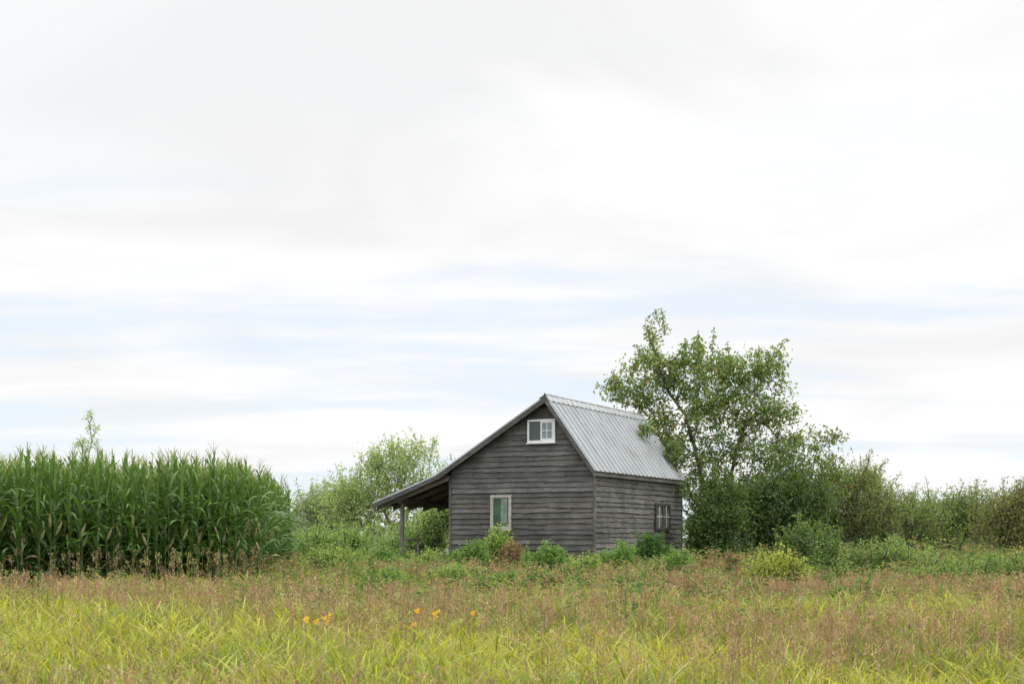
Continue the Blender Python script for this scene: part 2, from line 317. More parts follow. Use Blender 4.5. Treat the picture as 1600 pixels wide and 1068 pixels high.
g = Geo(); box(g, -5.68, -5.62, .86, .92, -.3, 1.08, (.22, .21, .19)); box(g, -5.67, -5.64, .11, .86, .92, .98, (.22, .21, .19)); g.build('porch_rail', M_post, shed)
FG = lambda u, o, z: (u, -o, z)
FS = lambda u, o, z: (o, u, z)
def wbox(g, f, u0, u1, o0, o1, z0, z1, c=(.5, .5, .5)):
    p = [f(u, o, z) for z in (z0, z1) for (u, o) in ((u0, o0), (u0, o1), (u1, o1), (u1, o0))]; hexa(g, p, c)
def frame(g, f, u0, u1, z0, z1, t, o0, o1):
    wbox(g, f, u0, u0+t, o0, o1, z0, z1); wbox(g, f, u1-t, u1, o0, o1, z0, z1)
    wbox(g, f, u0+t, u1-t, o0, o1, z0, z0+t); wbox(g, f, u0+t, u1-t, o0, o1, z1-t, z1)
def wroot(loc, label):
    o = bpy.data.objects.new('window', None); COL.objects.link(o); o.parent = shed; o.location = (0, 0, 0); o['label'] = label; return o
wr = wroot(0, 'white framed attic window with one plain pane and one divided pane'); u0, u1, z0, z1 = -1.832, -1.05, 3.46, 4.05; um = -1.43
g = Geo(); frame(g, FG, u0, u1, z0, z1, .05, .0, .085); wbox(g, FG, u0-.02, u1+.02, .03, .11, z0-.035, z0-.002); g.build('window_frame', M_white, wr)
g = Geo(); wbox(g, FG, u0+.05, um, .044, .052, z0+.05, z1-.05); g.build('pane', M_glass_dark, wr)
g = Geo(); frame(g, FG, um-.03, u1-.052, z0+.052, z1-.052, .04, .054, .076); uc = (um+u1-.08)/2; zm = (z0+z1)/2
wbox(g, FG, uc-.01, uc+.01, .058, .072, z0+.092, z1-.092); wbox(g, FG, um+.01, uc-.0102, .058, .072, zm-.01, zm+.01); wbox(g, FG, uc+.0102, u1-.092, .058, .072, zm-.01, zm+.01); g.build('sash', M_white, wr)
g = Geo(); wbox(g, FG, um+.005, u1-.085, .046, .056, z0+.085, z1-.085); g.build('pane', M_glass_blue, wr)
wr = wroot(0, 'ground floor gable window in a worn grey white frame'); u0, u1, z0, z1 = -2.91, -2.31, 1.22, 2.12
g = Geo(); frame(g, FG, u0, u1, z0, z1, .055, .0, .08); wbox(g, FG, u0-.02, u1+.02, .03, .105, z0-.03, z0-.002); g.build('window_frame', M_greyframe, wr)
g = Geo(); frame(g, FG, u0+.057, u1-.057, z0+.057, z1-.057, .022, .050, .066); g.build('sash', plain('sash_paint', (.42, .42, .40), .6), wr)
g = Geo(); wbox(g, FG, u0+.08, u1-.08, .046, .054, z0+.08, z1-.08); g.build('pane', M_glass_green, wr)
g = Geo(); wbox(g, FG, u0+.30, u1-.115, .055, .058, z0+.16, z1-.10); g.build('curtain', M_curtain, wr)
wr = wroot(0, 'dark framed window in the long side wall by the bushes'); u0, u1, z0, z1 = 4.25, 5.45, 1.22, 1.98
g = Geo(); frame(g, FS, u0, u1, z0, z1, .07, .0, .08); um = (u0+u1)/2; wbox(g, FS, um-.035, um+.035, .0, .078, z0+.07, z1-.07); g.build('window_frame', M_dark, wr)
for (a, b) in ((u0+.072, um-.037), (um+.037, u1-.072)):
    g = Geo(); wbox(g, FS, a, b, .044, .052, z0+.072, z1-.072); pn = g.build('pane', plain('hazy_glass', (.09, .10, .09), .25, noise=.9, sc=4, spec=.5), wr)
    g = Geo(); wbox(g, FS, (a+b)/2-.018, (a+b)/2+.018, .053, .07, z0+.072, z1-.072); zmm = (z0+z1)/2
    wbox(g, FS, a, (a+b)/2-.0182, .053, .07, zmm-.016, zmm+.016); wbox(g, FS, (a+b)/2+.0182, b, .053, .07, zmm-.016, zmm+.016); g.build('muntin', M_munt, pn)

# ------------------------------------------------------------------ woody plants
def plant(name, label, cat, D, blobs, stems, nclus, leaves_per, cr_, leafL, leafW, c_dark, c_light, seed, group=None, r0=.006, rp=.46, droop=.2, barkc=(.10, .09, .075), shoots=0, accent=None, tight=.4, gain=1.5, area=False):
    """blobs: (px, py, rx, ry, weight[, depth]) measured on the photo; stems: list of polylines [(px, height m)...]"""
    r = np.random.default_rng(seed); k = D/F
    W = np.array([b[4]*(b[2]*b[3] if area else 1) for b in blobs], float); W /= W.sum(); ids = r.choice(len(blobs), nclus, p=W)
    cen = []
    for q in ids:
        px, py, rx, ry = blobs[q][:4]; Dq = blobs[q][5] if len(blobs[q]) > 5 else D
        v = nrm(r.normal(size=3))*r.uniform(.0, 1.0)**(.45)*r.uniform(.85, 1.15)
        c0 = at(px, py, Dq); dd = rx*k*.85 if (rx*k > .5 and Dq == D) else min(rx*k, .3)
        cen.append(c0+np.array([v[0]*rx*k, v[1]*dd, v[2]*ry*k]))
    cen = np.array(cen); crv = np.full(nclus, cr_)*r.uniform(.6, 1.25, nclus)
    if shoots:
        hi = np.argsort(cen[:, 2]+r.normal(0, .5, nclus))[-shoots:]; add = []; ac = []
        for q in hi:
            dv = nrm(np.array([r.normal(0, .4), r.normal(0, .4), 1.])); m = r.integers(2, 6)
            for s_ in range(1, m+1): add.append(cen[q]+dv*s_*cr_*.62); ac.append(cr_*max(.15, .60-.11*s_))
        cen = np.concatenate([cen, add]); crv = np.concatenate([crv, ac])
    nclus = len(cen)
    base = at(stems[0][0][0], 840, D); base[2] = float(ground(base[0], base[1]))
    gz = ground(cen[:, 0], cen[:, 1]); cen[:, 2] = np.maximum(cen[:, 2], gz+.1)
    nodes = []; par = []
    for st in stems:
        last = -1
        pts = []
        for (px, hh) in st: pts.append(np.array([(px-800)*k, D+r.normal(0, .05)*(hh > 0), float(base[2])-.05+hh]))
        for q in range(len(pts)-1):
            for t in np.linspace(0, 1, 5)[(0 if q == 0 else 1):]:
                nodes.append(pts[q]*(1-t)+pts[q+1]*t+r.normal(0, .018, 3)*(t > 0)); par.append(last); last = len(nodes)-1
    nst = len(nodes)
    order = np.argsort(np.min(np.linalg.norm(cen[:, None]-np.array(nodes)[None], axis=2), axis=1))
    cnt_tip = []
    for q in order:
        c = cen[q]; A = np.array(nodes); dv = c-A; dist = np.linalg.norm(dv, axis=1)
        cost = dist+.35*np.maximum(0, A[:, 2]-c[2]+.15)+.12*np.maximum(0, .25-dist)
        j = int(np.argmin(cost)); p = A[j]; d = dist[j]; m = max(1, int(d/.3)+1); last = j
        for s_ in range(1, m+1):
            t = s_/m; pt = p*(1-t)+c*t; pt[2] += .10*d*math.sin(t*math.pi)*(.8); pt = pt+r.normal(0, .03, 3)*(s_ < m)
            nodes.append(pt); par.append(last); last = len(nodes)-1
        cnt_tip.append(last)
    A = np.array(nodes); n = len(A); cnt = np.zeros(n)
    for q in cnt_tip: cnt[q] += 1
    for q in range(n-1, -1, -1):
        if par[q] >= 0: cnt[par[q]] += cnt[q]
    rad = r0*np.maximum(cnt, .6)**rp
    root = empty(name, tuple(base), 0, label=label, cat=cat, group=group)
    e_ = [q for q in range(n) if par[q] >= 0]; pr = [par[q] for q in e_]
    g = Geo(); tubes(g, A[pr]-base, A[e_]-base, rad[pr]*np.where(np.array(pr) < nst, 1, .9), rad[e_], np.array(barkc), 6)
    tb = np.repeat(cen, 4, 0); tr_ = np.repeat(crv, 4)[:, None]; td = nrm(r.normal(size=tb.shape)+np.array([0, 0, .2])); tubes(g, tb-base, tb+td*tr_*r.uniform(.6, 1.3, (len(tb), 1))-base, .0045, .002, np.array(barkc)*.9, 3)
    g.build('trunk', M_bark, root)
    lpc = np.maximum(6, (leaves_per*np.clip(crv/cr_, .2, 1.2)).astype(int)); ci = np.repeat(np.arange(nclus), lpc); nl = len(ci)
    tix = ci*4+r.integers(0, 4, nl); cc_ = crv[ci][:, None]
    along = r.uniform(.1, 1.25, (nl, 1)); P = tb[tix]+td[tix]*cc_*along+r.normal(0, 1, (nl, 3))*cc_*tight
    P[:, 2] = np.maximum(P[:, 2], base[2]+.03)
    d = td[tix]*.5+r.normal(0, .75, (nl, 3)); d[:, 2] -= droop*2
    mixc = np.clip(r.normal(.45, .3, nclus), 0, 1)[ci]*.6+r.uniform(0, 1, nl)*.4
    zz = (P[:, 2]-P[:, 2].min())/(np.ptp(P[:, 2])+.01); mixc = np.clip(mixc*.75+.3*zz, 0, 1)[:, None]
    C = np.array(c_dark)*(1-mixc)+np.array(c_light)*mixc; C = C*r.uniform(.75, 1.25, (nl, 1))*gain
    if accent is not None:
        am = (r.uniform(size=nl) < accent[1]); C[am] = np.array(accent[0])*r.uniform(.6, 1.3, (am.sum(), 1))
    sz = r.uniform(.6, 1.25, nl); g = Geo(); leaves(g, P-base, d, leafL*sz, leafW*sz, C, r)
    g.build('crown' if cat == 'tree' else 'foliage', M_leaf, root); return root

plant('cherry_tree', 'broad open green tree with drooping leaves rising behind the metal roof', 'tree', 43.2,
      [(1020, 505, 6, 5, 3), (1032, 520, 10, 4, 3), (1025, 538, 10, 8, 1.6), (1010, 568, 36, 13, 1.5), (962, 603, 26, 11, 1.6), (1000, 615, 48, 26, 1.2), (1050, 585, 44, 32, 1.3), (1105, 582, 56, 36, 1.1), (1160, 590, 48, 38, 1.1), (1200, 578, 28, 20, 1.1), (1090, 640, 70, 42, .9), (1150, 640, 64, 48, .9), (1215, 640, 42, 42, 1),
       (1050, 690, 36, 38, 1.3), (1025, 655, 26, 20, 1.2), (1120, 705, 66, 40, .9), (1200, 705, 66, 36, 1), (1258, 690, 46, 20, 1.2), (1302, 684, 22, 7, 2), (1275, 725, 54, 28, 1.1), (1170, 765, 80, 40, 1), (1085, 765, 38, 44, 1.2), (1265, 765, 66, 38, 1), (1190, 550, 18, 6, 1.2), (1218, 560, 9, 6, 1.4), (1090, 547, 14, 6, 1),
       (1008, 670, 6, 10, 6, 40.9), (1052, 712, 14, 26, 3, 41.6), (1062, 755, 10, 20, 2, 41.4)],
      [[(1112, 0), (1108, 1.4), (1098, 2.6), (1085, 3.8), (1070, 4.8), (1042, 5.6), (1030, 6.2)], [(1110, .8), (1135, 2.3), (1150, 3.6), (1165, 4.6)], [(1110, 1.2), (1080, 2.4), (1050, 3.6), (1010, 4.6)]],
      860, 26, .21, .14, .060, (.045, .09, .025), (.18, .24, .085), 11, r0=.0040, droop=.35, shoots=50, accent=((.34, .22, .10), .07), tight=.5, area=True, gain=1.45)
S = 'leafy_shrub'
plant(S, 'dense dark green shrub against the far end of the shed side wall', 'shrub', 40.2, [(1108, 835, 32, 38, 3), (1130, 795, 40, 40, 2), (1095, 868, 24, 24, 1), (1130, 872, 40, 26, 2)], [[(1108, 0), (1108, .8)], [(1112, 0), (1125, 1.1)], [(1105, 0), (1095, .5)]], 240, 42, .22, .115, .05, (.030, .062, .018), (.11, .17, .05), 21, shoots=110, gain=1.35, tight=.6)
plant(S, 'large shadowy green shrub directly beneath the broad tree', 'shrub', 42, [(1195, 835, 64, 50, 3), (1170, 795, 54, 40, 2), (1245, 815, 50, 50, 2.6), (1235, 775, 60, 30, 1.6), (1200, 880, 74, 28, 2)], [[(1190, 0), (1185, 1.2)], [(1200, 0), (1235, 1.4)], [(1190, 0), (1160, 1)]], 330, 42, .27, .12, .05, (.028, .06, .018), (.11, .17, .055), 22, shoots=150, gain=1.35, tight=.7)
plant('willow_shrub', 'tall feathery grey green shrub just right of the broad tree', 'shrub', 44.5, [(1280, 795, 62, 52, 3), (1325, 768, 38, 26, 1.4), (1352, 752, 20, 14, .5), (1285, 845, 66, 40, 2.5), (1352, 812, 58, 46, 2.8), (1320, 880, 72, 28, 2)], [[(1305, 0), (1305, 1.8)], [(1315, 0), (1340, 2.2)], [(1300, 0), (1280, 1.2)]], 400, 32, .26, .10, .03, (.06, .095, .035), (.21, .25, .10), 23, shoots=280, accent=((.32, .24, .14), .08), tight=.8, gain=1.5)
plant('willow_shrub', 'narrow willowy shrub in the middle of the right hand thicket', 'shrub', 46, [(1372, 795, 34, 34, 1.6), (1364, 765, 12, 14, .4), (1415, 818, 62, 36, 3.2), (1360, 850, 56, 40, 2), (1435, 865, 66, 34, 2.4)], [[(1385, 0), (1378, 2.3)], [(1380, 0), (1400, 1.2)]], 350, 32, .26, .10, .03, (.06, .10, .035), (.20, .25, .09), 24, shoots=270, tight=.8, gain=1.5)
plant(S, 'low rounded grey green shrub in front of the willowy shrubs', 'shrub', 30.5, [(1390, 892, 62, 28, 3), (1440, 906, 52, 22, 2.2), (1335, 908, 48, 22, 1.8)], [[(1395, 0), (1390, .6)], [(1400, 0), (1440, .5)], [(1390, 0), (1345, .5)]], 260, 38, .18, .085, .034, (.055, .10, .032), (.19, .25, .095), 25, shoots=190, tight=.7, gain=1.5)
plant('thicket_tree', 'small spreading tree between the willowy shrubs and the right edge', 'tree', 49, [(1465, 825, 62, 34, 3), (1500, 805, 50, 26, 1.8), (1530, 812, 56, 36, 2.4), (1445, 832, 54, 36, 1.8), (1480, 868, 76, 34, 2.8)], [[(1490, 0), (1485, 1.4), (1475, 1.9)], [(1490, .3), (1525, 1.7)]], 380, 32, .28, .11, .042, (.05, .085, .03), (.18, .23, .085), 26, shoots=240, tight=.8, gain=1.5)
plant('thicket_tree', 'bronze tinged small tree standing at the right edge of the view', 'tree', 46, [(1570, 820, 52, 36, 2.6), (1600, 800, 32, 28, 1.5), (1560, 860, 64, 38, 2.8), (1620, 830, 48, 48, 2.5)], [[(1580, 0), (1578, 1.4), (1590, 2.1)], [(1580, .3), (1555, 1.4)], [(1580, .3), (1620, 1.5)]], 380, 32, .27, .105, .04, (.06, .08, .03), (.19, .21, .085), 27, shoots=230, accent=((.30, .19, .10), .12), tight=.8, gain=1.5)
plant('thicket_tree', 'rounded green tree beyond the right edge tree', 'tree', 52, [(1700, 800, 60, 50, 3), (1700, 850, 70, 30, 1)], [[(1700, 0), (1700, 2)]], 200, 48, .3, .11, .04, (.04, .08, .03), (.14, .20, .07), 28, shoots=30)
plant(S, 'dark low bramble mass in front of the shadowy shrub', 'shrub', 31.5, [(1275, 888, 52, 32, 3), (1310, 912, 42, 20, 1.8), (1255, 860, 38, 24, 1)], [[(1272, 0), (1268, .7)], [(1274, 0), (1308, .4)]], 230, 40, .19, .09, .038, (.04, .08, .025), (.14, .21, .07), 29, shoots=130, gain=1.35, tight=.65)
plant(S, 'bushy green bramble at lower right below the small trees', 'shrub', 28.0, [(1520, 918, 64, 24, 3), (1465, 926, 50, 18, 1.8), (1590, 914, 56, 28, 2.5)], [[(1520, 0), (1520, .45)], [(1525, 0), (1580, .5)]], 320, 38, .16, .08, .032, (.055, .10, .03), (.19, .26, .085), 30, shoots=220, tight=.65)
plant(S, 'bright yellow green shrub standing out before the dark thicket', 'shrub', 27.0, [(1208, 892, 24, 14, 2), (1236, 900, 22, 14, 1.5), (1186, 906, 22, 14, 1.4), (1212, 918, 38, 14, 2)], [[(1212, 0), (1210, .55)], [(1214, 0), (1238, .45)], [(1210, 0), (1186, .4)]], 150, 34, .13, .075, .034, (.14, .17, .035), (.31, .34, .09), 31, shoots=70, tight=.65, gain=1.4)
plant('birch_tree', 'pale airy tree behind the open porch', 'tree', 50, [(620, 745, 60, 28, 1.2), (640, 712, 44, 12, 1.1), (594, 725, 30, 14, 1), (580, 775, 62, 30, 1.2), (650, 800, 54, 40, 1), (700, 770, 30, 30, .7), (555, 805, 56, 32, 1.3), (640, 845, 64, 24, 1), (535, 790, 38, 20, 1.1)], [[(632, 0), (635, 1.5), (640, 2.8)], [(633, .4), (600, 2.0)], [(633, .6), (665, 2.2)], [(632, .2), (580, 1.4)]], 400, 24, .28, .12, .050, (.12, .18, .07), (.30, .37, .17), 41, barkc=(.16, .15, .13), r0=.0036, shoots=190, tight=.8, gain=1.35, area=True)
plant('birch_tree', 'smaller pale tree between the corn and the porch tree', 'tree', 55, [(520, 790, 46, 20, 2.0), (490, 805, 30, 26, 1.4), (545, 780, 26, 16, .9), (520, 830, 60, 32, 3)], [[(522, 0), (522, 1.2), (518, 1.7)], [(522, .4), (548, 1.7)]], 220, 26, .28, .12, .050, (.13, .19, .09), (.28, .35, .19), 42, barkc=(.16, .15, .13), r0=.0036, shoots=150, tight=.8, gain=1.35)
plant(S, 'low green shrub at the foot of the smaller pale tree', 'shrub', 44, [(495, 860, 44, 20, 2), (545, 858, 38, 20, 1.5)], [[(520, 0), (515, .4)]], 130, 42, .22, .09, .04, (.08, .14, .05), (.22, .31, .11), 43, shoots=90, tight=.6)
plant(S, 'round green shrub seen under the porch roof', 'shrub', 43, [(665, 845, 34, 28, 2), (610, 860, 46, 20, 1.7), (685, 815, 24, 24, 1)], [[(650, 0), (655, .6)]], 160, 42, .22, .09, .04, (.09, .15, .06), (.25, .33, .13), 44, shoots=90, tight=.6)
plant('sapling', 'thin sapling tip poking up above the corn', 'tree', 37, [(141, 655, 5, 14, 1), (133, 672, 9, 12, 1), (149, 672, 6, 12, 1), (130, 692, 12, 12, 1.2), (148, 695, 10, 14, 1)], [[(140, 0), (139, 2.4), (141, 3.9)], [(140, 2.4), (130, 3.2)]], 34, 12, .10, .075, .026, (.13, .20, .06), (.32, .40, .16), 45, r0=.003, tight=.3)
WL = [
 (735, 880, 34, 20, 34.4, 'spreading green weed at the left corner of the gable wall', .06, 51, 0),
 (773, 860, 18, 22, 34.8, 'upright leafy weed directly below the ground floor window', .07, 52, 1),
 (797, 877, 14, 17, 34.2, 'reddish brown dock weed right of the weed below the window', .05, 53, 2),
 (850, 888, 36, 22, 31.5, 'rounded leafy bush before the middle of the gable wall', .07, 54, 0),
 (842, 922, 26, 11, 26.0, 'dark low weed clump in front of the gable wall bush', .06, 55, 3),
 (905, 904, 36, 22, 28.5, 'pale green bush in front of the near shed corner', .06, 56, 1),
 (960, 884, 36, 20, 33.0, 'leafy bush at the foot of the side wall by the near corner', .07, 57, 0),
 (1012, 872, 26, 20, 35.8, 'dark green shrub below the side window', .07, 58, 3),
 (1050, 894, 38, 20, 31.5, 'low green bush right of the shrub below the side window', .06, 59, 0),
 (1125, 902, 44, 22, 31.0, 'reddish tinted bramble before the dense dark shrub', .07, 60, 2),
 (660, 890, 36, 16, 34.0, 'low green weed beside the porch rail', .06, 61, 1),
 (590, 888, 38, 18, 33.6, 'green weed clump left of the porch post', .06, 62, 0),
 (520, 884, 40, 19, 32.5, 'leafy weed clump right beside the corn', .07, 63, 1),
 (1160, 938, 40, 15, 24.5, 'low olive weed left of the bright yellow green shrub', .06, 64, 1),
 (1330, 938, 42, 16, 24.5, 'olive weed clump below the dark bramble mass', .06, 65, 0),
 (700, 914, 38, 16, 27.0, 'pale weed clump in the grass left of the gable wall', .06, 66, 1),
 (775, 920, 38, 16, 26.0, 'green weed clump in the grass below the ground floor window', .06, 67, 0),
 (985, 924, 44, 17, 26.5, 'green weed clump in the grass below the side wall', .06, 68, 0),
 (1450, 944, 46, 15, 23.5, 'pale weed clump in the grass left of the lower right bramble', .06, 69, 1),
 (1065, 936, 38, 14, 25.0, 'small brownish weed clump below the reddish bramble', .05, 70, 2),
 (600, 918, 42, 14, 26.5, 'green weed clump in the grass below the porch post', .06, 71, 0),
 (1560, 950, 44, 15, 22.5, 'olive weed clump in the grass near the right edge', .06, 72, 0)]
for (px, py, rx, ry, D, lab, ll, sd_, typ) in WL:
    cdk, clt = [((.05, .12, .03), (.19, .29, .08)), ((.09, .16, .04), (.28, .35, .12)), ((.11, .08, .045), (.27, .19, .11)), ((.025, .07, .02), (.09, .18, .05))][typ]
    q_ = D/35
    plant('weed_bush', lab, 'shrub', D, [(px, py, rx, ry, 2), (px-rx*.5, py+6, rx*.5, ry*.7, 1), (px+rx*.4, py-ry*.6, rx*.35, ry*.7, .8)], [[(px, 0), (px+2, .3)], [(px-4, 0), (px-rx*.5, .25)], [(px+4, 0), (px+rx*.5, .3)]], 76, 34, .13*q_, ll*1.25*q_, ll*.5*q_, cdk, clt, sd_, r0=.003, shoots=80, gain=1.35, tight=.65)

# ------------------------------------------------------------------ corn
def corn_proto(seed):
    r = np.random.default_rng(seed); H = r.uniform(2.15, 2.4)
    st = Geo(); z = np.linspace(0, H, 9); px = np.cumsum(np.r_[0, r.normal(0, .008, 8)]); py = np.cumsum(np.r_[0, r.normal(0, .008, 8)])
    P = np.stack([px, py, z], 1); rr = np.linspace(.014, .005, 9); tubes(st, P[:-1], P[1:], rr[:-1], rr[1:], np.array([.13, .20, .06]), 5)
    lf = Geo(); n = 19; az0 = r.uniform(0, 6.28)
    for k in range(n):
        t = (k+.5)/n; zz = .12+t*(H-.17); az = az0+math.pi*k+r.normal(0, .55); ln = (.46+.40*math.sin(min(1, t*1.15)*math.pi)**.7)*r.uniform(.85, 1.1)
        if t > .85: ln *= .8
        up = r.uniform(1.32, 1.52) if t > .65 else r.uniform(1.0, 1.3); S_ = 8; tt = np.linspace(0, 1, S_)
        ang = up - tt**1.4*r.uniform(1.2, 2.7)*(1.0 if t < .68 else .36); seg = ln/(S_-1)
        rad = np.r_[0, np.cumsum(np.cos(ang[:-1]))*seg]; hh = np.r_[0, np.cumsum(np.sin(ang[:-1]))*seg]
        D = np.array([math.cos(az), math.sin(az), 0]); Sd = np.array([-math.sin(az), math.cos(az), 0]); b = np.array([np.interp(zz, z, px), np.interp(zz, z, py), zz])
        mid = b[None]+D[None]*rad[:, None]+np.array([0, 0, 1.])[None]*hh[:, None]; wv = .064*r.uniform(.8, 1.15)*np.array([.45, .85, 1, .98, .85, .65, .38, .05])[:S_]*.5
        nn = np.stack([-np.sin(ang)*math.cos(az), -np.sin(ang)*math.sin(az), np.cos(ang)], 1); wav = .010*np.sin(tt*14+r.uniform(0, 6))
        tws = r.normal(0, .6)*tt
        sv = Sd[None]*np.cos(tws)[:, None]+nn*np.sin(tws)[:, None]
        Vv = np.stack([mid-sv*wv[:, None]+nn*(.30*wv+wav)[:, None], mid, mid+sv*wv[:, None]+nn*(.30*wv-wav)[:, None]], 1).reshape(1, -1, 3)
        fq = []
        for s_ in range(S_-1): fq += [[3*s_, 3*s_+1, 3*s_+4, 3*s_+3], [3*s_+1, 3*s_+2, 3*s_+5, 3*s_+4]]
        if t < .15 and r.uniform() < .5: c = np.array([.26, .21, .11])*r.uniform(.5, 1.)
        else:
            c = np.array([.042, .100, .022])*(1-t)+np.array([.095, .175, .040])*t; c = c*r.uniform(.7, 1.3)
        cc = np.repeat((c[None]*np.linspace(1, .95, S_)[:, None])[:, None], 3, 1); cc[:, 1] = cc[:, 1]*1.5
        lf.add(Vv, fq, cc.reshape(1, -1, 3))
    ts = Geo(); top = P[-1]; nt_ = 6; a = r.uniform(0, 6.28, nt_); pp = np.repeat(top[None], nt_, 0)+np.stack([0*a, 0*a, r.uniform(0, .12, nt_)], 1)
    blades(ts, pp, a, r.uniform(.16, .28, nt_), r.uniform(.1, .4, nt_), r.uniform(.1, .4, nt_), np.full(nt_, .011), np.array([.27, .31, .11])*np.ones((nt_, 1)), (1, 1, 1, .5), r)
    tubes(ts, [top], [top+[0, 0, .32]], .005, .003, np.array([.27, .31, .11]), 4)
    er = Geo(); az = r.uniform(0, 6.28); zz = r.uniform(.75, 1.2); b = np.array([0, 0, zz]); d = nrm(np.array([math.cos(az)*.45, math.sin(az)*.45, 1])); ps = [b+d*q for q in (0, .06, .14, .22, .27)]
    rs = [.012, .029, .031, .020, .006]; tubes(er, ps[:-1], ps[1:], np.array(rs[:-1]), np.array(rs[1:]), np.array([.32, .33, .15]), 7)
    sk = Geo(); n5 = 10; pe = np.repeat((ps[-1]-d*.02)[None], n5, 0); blades(sk, pe, r.uniform(0, 6.28, n5), np.full(n5, .07), r.uniform(.2, .6, n5), r.uniform(.5, 1.5, n5), np.full(n5, .012), np.array([.44, .32, .17])*np.ones((n5, 1)), (1, 1, 1, .6), r)
    return st, lf, ts, er, sk
protos = [corn_proto(100+k) for k in range(7)]
meshes = []
for p in protos:
    ms = []
    for gg, nme, mt in zip(p, ('stalk', 'leaves', 'tassel', 'ear', 'silk'), (M_corn, M_corn, M_seed, M_corn, M_seed)):
        o = gg.build(nme, mt, smooth=(nme in ('leaves', 'ear', 'stalk'))); ms.append(o.data); bpy.data.objects.remove(o)
    meshes.append(ms)
Ac = np.array([-12.6, 27.0]); Bc = np.array([-5.32, 29.6]); dB = np.array([-1.15, 12.0]); dB = dB/np.linalg.norm(dB); dA = nrm(Bc-Ac)
spots = []; r = np.random.default_rng(55)
fl = np.linalg.norm(Bc-Ac)
nrow = 26; npl = int(fl/.17)
for i_ in range(nrow):
    for j_ in range(npl):
        p = Bc-dA*(j_*.17+r.normal(0, .03))+dB*(i_*.45)+r.normal(0, .035, 2)
        if i_ == 0 and j_ == 0: continue
        near = (i_ < 5) or (j_ < 6)
        spots.append((p, near, i_, j_))
nears = [s for s in spots if s[1]]; fars = [s for s in spots if not s[1]]
nears.sort(key=lambda s: s[0][1]-2*(s[3] < 3)); fars += nears[300:]; nears = nears[:300]
def csc(j_): return r.uniform(.92, 1.14)*(1.0 if j_ > 5 else .90+.02*j_)
for (p, _, i_, j_) in nears:
    k = r.integers(0, 7); z = float(ground(p[0], p[1]))-.03; s_ = csc(j_)
    o = empty('corn_plant', (p[0], p[1], z), r.uniform(0, 6.28), label='tall green corn plant with pale tassel along the edge of the corn plot', cat='corn', group='corn plants at the edge of the plot'); o.scale = (s_, s_, s_)
    ro = {}
    for q, nme in enumerate(('stalk', 'leaves', 'tassel', 'ear', 'silk')):
        c = bpy.data.objects.new(nme, meshes[k][q]); COL.objects.link(c); c.parent = ro['ear'] if nme == 'silk' else o; ro[nme] = c
g = Geo(); pa = []
for p in protos:
    v, q_, c_ = [], [], []; off = 0
    for gg in p[:3]:
        a, b, c = gg.arrays(); v.append(a); q_.append(b+off); c_.append(c); off += len(a)
    pa.append((np.concatenate(v), np.concatenate(q_), np.concatenate(c_)))
for (p, _, i_, j_) in fars:
    v, q_, c_ = pa[r.integers(0, 7)]; a = r.uniform(0, 6.28); s_ = r.uniform(.95, 1.1)*(1 if j_ > 5 else .92); R = np.array([[math.cos(a), -math.sin(a), 0], [math.sin(a), math.cos(a), 0], [0, 0, 1]])
    g.add((v@R.T*s_+np.array([p[0], p[1], float(ground(p[0], p[1]))-.03]))[None], q_, c_[None])
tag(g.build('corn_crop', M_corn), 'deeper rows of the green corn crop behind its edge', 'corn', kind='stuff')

# ------------------------------------------------------------------ meadow
def inside(x, y):
    lx, ly = to_local(x, y); h = (lx > -6.0) & (lx < .15) & (ly > -.1) & (ly < 6.7)
    edge = Bc[0]-(y-Bc[1])/11; fr = Ac[1]+(x-Ac[0])*(Bc[1]-Ac[1])/(Bc[0]-Ac[0])
    return h | ((x < edge) & (y > fr+.1) & (y < 43))
def scatter(n, d0, d1, pw, r):
    u = r.uniform(size=n); a = 2-pw
    d = (d0**a+u*(d1**a-d0**a))**(1/a); x = r.uniform(-1, 1, n)*(.42*d+1.0)
    k = ~inside(x, d); return x[k], d[k]
def patch(x, y, s=1.0, ph=0.):
    return .5+.25*(np.sin(x*1.1*s+ph)*np.cos(y*.9*s+ph*2)+np.sin(x*.43*s+y*.57*s+ph*1.7)+.6*np.sin(x*2.3*s-y*1.7*s+ph))
r = np.random.default_rng(9); g = Geo()
tx, ty = scatter(15500, 5.5, 46, 1.35, r); nt_ = len(tx); th = r.uniform(.5, 1.45, nt_); tcv = r.normal(0, .34, nt_); tbr = r.uniform(.68, 1.22, nt_)
per = 17; ti = np.repeat(np.arange(nt_), per); x = tx[ti]+r.normal(0, .085, len(ti))*(1+.02*ty[ti]); y = ty[ti]+r.normal(0, .085, len(ti)); th_ = th[ti]; tv_ = tcv[ti]; tb_ = tbr[ti]
x2, y2 = scatter(60000, 5.5, 46, 1.45, r); x = np.r_[x, x2]; y = np.r_[y, y2]; th_ = np.r_[th_, np.full(len(x2), .75)]; tv_ = np.r_[tv_, r.normal(0, .2, len(x2))]; tb_ = np.r_[tb_, np.full(len(x2), .8)]
k = ~inside(x, y); x, y, th_, tv_, tb_ = x[k], y[k], th_[k], tv_[k], tb_[k]; n = len(x); z = ground(x, y)
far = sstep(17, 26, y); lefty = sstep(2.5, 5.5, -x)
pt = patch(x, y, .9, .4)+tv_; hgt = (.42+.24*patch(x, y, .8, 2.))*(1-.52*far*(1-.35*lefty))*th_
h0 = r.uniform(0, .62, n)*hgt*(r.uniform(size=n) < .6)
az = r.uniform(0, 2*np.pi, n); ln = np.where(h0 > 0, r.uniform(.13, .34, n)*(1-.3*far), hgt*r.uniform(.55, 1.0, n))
lean = np.where(h0 > 0, r.uniform(.35, 1.1, n), r.uniform(.02, .35, n)); bend = r.uniform(.1, .8, n)
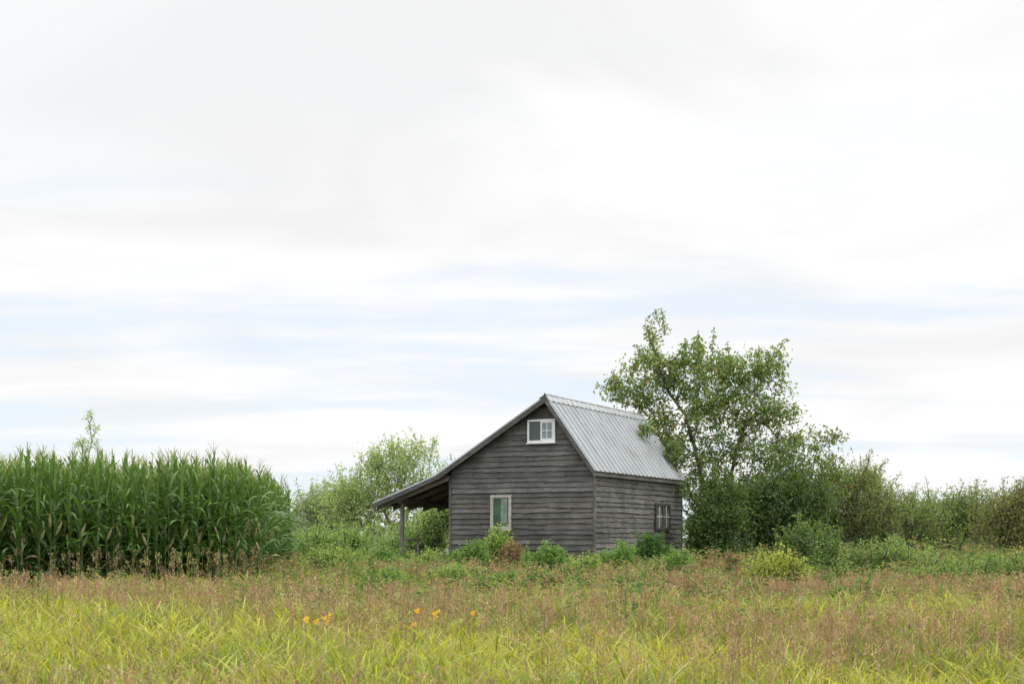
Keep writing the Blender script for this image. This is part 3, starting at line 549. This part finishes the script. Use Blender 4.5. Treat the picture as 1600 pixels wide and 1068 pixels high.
wd = r.uniform(.008, .020, n)*(1+.035*np.maximum(0, y-10))
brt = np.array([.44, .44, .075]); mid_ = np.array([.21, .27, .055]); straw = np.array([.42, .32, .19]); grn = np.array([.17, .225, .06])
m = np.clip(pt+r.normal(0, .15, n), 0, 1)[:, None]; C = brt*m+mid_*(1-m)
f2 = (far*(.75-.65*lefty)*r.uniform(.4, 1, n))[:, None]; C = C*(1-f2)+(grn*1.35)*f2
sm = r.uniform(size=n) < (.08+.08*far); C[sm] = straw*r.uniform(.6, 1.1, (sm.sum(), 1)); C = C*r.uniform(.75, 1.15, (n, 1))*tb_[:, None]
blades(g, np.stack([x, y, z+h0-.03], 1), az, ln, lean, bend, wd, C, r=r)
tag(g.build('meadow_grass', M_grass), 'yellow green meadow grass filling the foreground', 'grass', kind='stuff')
def seedheads(n, d0, d1, pw, hlo, hhi, seed, sel, cols, sz=1.0, npart=13, drop=.36):
    r = np.random.default_rng(seed); x, y = scatter(n, d0, d1, pw, r); k = r.uniform(size=len(x)) < sel(x, y); x, y = x[k], y[k]; n = len(x)
    z = ground(x, y); h = r.uniform(hlo, hhi, n)*(1-drop*sstep(17, 27, y)); az = r.uniform(0, 6.28, n); ln = r.uniform(.0, .22, n); g = Geo()
    P = np.stack([x, y, z], 1); D = np.stack([np.cos(az)*ln, np.sin(az)*ln, np.ones(n)], 1); T = P+D*h[:, None]
    c = np.array(cols)[r.integers(0, len(cols), n)]*r.uniform(.7, 1.2, (n, 1))
    tubes(g, P, T, .0016*(1+.03*y), .0010*(1+.03*y), c*.9, 3)
    m_ = n*npart; id_ = np.repeat(np.arange(n), npart); t = r.uniform(0, 1, m_); hl = r.uniform(.09, .19, n)[id_]*sz
    Q = T[id_]-nrm(D)[id_]*(t*hl)[:, None]; sp_ = (.010+.018*np.sin(t*np.pi*.9))*sz; Q = Q+r.normal(0, 1, (m_, 3))*sp_[:, None]*np.array([1, 1, .5])
    dd = nrm(D)[id_]+r.normal(0, .45, (m_, 3)); w_ = (1+.02*np.maximum(0, Q[:, 1]-8)); leaves(g, Q, dd, r.uniform(.016, .034, m_)*w_*sz, r.uniform(.006, .012, m_)*w_*sz, c[id_]*r.uniform(.75, 1.25, (m_, 1)), r)
    return g
tan = [(.44, .28, .20), (.38, .24, .17), (.48, .36, .24), (.30, .19, .14)]
def sel_seed(x, y):
    p = patch(x, y, .9, 3.1); q = patch(x, y, .35, 1.2)
    return np.clip(.22+.16*sstep(12, 17, y)-.22*sstep(21, 26, y)*sstep(-5, -3, x)+1.5*(p-.5)+.8*(q-.5)-.24*sstep(2, 6, -x), .04, .9)
g = seedheads(21000, 6.5, 34, 1.2, .50, .84, 31, sel_seed, tan, 1.12)
tag(g.build('seeding_grass', M_seed), 'pinkish brown seed heads of tall grass rising through the meadow', 'grass', kind='stuff')
g = seedheads(1200, 25.5, 28.9, 1., .45, .92, 32, lambda x, y: np.where((x < -4.9), .05+.8*patch(x, y, 1.3, 2.), 0), [(.36, .28, .18), (.28, .21, .13), (.34, .34, .16)], 1.25, 18, 0)
tag(g.build('dry_seed_stalks', M_seed), 'taller rusty brown seed stalks along the foot of the corn', 'dry grass', kind='stuff')
r = np.random.default_rng(77); g = Geo(); x, y = scatter(15000, 15, 44, .8, r)
k = r.uniform(size=len(x)) < np.clip(.05+.60*sstep(18, 25, y)+.4*sstep(28, 31, y)+1.2*(patch(x, y, 1.1, 4.)-.5)-.62*sstep(4.6, 5.6, -x)*(1-sstep(28, 30, y)), 0, 1); x, y = x[k], y[k]; n = len(x); z = ground(x, y); npp = 28
h = r.uniform(.20, .60, n)*(.5+.9*patch(x, y, 1.2, 5.))*(1+.45*sstep(3, 6, x)*patch(x, y, 2.1, 1.5)*sstep(24, 29, y)); id_ = np.repeat(np.arange(n), npp); t = r.uniform(.15, 1, n*npp)
P = np.stack([x, y, z], 1)[id_]; P[:, 2] += t*h[id_]; P[:, :2] += r.normal(0, .06, (n*npp, 2)); dd = r.normal(0, 1, (n*npp, 3)); dd[:, 2] = np.abs(dd[:, 2])*.4
cs = np.array([(.12, .20, .055), (.20, .28, .09), (.08, .15, .045), (.28, .33, .11), (.25, .20, .11), (.30, .26, .13)])[r.integers(0, 6, n)]
leaves(g, P, dd, r.uniform(.05, .10, n*npp), r.uniform(.02, .04, n*npp), cs[id_]*r.uniform(.7, 1.3, (n*npp, 1)), r)
P0 = np.stack([x, y, z], 1); tubes(g, P0, P0+np.stack([0*h, 0*h, h], 1), .005, .003, cs*.8, 3)
tag(g.build('undergrowth', M_leaf), 'tangle of low broad leaved weeds around the shed and thicket', 'weeds', kind='stuff')
r = np.random.default_rng(88); g = Geo(); n = 9000; x = r.uniform(-130, 130, n); y = r.uniform(150, 175, n)
top = 2.2+1.8*patch(x, y, .12, 1.)+r.normal(0, .3, n); zz = .6+np.maximum(.3, top)*r.uniform(0, 1, n)**.6
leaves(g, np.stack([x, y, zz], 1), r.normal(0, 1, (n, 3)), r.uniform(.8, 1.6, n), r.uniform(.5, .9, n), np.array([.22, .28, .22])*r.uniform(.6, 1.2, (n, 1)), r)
tag(g.build('far_woodland', M_leaf), 'faint far off woodland along the horizon', 'woodland', kind='stuff')
def flower(px, py, D, lab, grp, col, kind, sc=1.0):
    r = np.random.default_rng(int(px*7+py)); T = at(px, py, D); gz = float(ground(T[0], T[1])); b = np.array([T[0], T[1], gz]); t = T-b
    o = empty(kind, tuple(b), 0, label=lab, cat='flower', group=grp)
    g = Geo(); pts = np.array([[0, 0, 0], [.01, .01, t[2]*.5], [0, 0, t[2]]]); tubes(g, pts[:-1], pts[1:], .0028, .0022, np.array([.22, .28, .07]), 5)
    n = 14; zz = r.uniform(.2, .8, n)*t[2]; leaves(g, np.stack([0*zz, 0*zz, zz], 1), np.stack([r.normal(size=n), r.normal(size=n), np.full(n, .5)], 1), .08, .014, np.array([.25, .31, .07])*np.ones((n, 1)), r); g.build('stem', M_leaf, o)
    g = Geo(); n = 110 if kind == 'goldenrod' else 70
    if kind == 'goldenrod':
        q = r.integers(0, 6, n); a = q*1.05; tt = r.uniform(0, 1, n); P = np.stack([np.cos(a)*tt*.036*sc, np.sin(a)*tt*.036*sc, t[2]-.02+(.035*np.sin(tt*2.2)-.009*q)*sc], 1)+r.normal(0, .005, (n, 3)); dd = r.normal(0, 1, (n, 3)); dd[:, 2] = abs(dd[:, 2])
        leaves(g, P, dd, .012, .008, np.array(col)*r.uniform(.8, 1.15, (n, 1)), r)
    else:
        a = r.uniform(0, 6.28, n); P = np.repeat(np.array([[0, 0, t[2]]]), n, 0); leaves(g, P, np.stack([np.cos(a)*.6, np.sin(a)*.6, r.uniform(.5, 1.2, n)], 1), .024, .004, np.array(col)*r.uniform(.7, 1.2, (n, 1)), r)
        tubes(g, [[0, 0, t[2]-.02]], [[0, 0, t[2]+.002]], .006, .010, np.array([.16, .20, .08]), 8)
    g.build('flower_head', M_seed, o)
GR = 'yellow wildflowers in the meadow'
for (px, py, D, lab, sc) in ((478, 965, 13.2, 'small yellow wildflower at the left of the left flower trio', .8), (494, 968, 13.4, 'small yellow wildflower in the middle of the left flower trio', .7), (511, 963, 13.0, 'large yellow wildflower at the right of the left flower trio', 1.3),
                         (652, 951, 14.0, 'small yellow wildflower left of the bright one below the gable wall corner', .6), (681, 957, 13.6, 'bright yellow wildflower below the gable wall left corner', 1.2), (648, 972, 13.0, 'low yellow wildflower below the small one left of centre', .5), (739, 955, 13.8, 'faint yellow wildflower below the ground floor window', .5)):
    flower(px, py, D, lab, GR, (.88, .60, .06), 'goldenrod', sc)
flower(1421, 978, 12.6, 'purple thistle bloom in the grass at right', None, (.42, .18, .40), 'thistle')
print('verts', sum(len(m.vertices) for m in bpy.data.meshes))
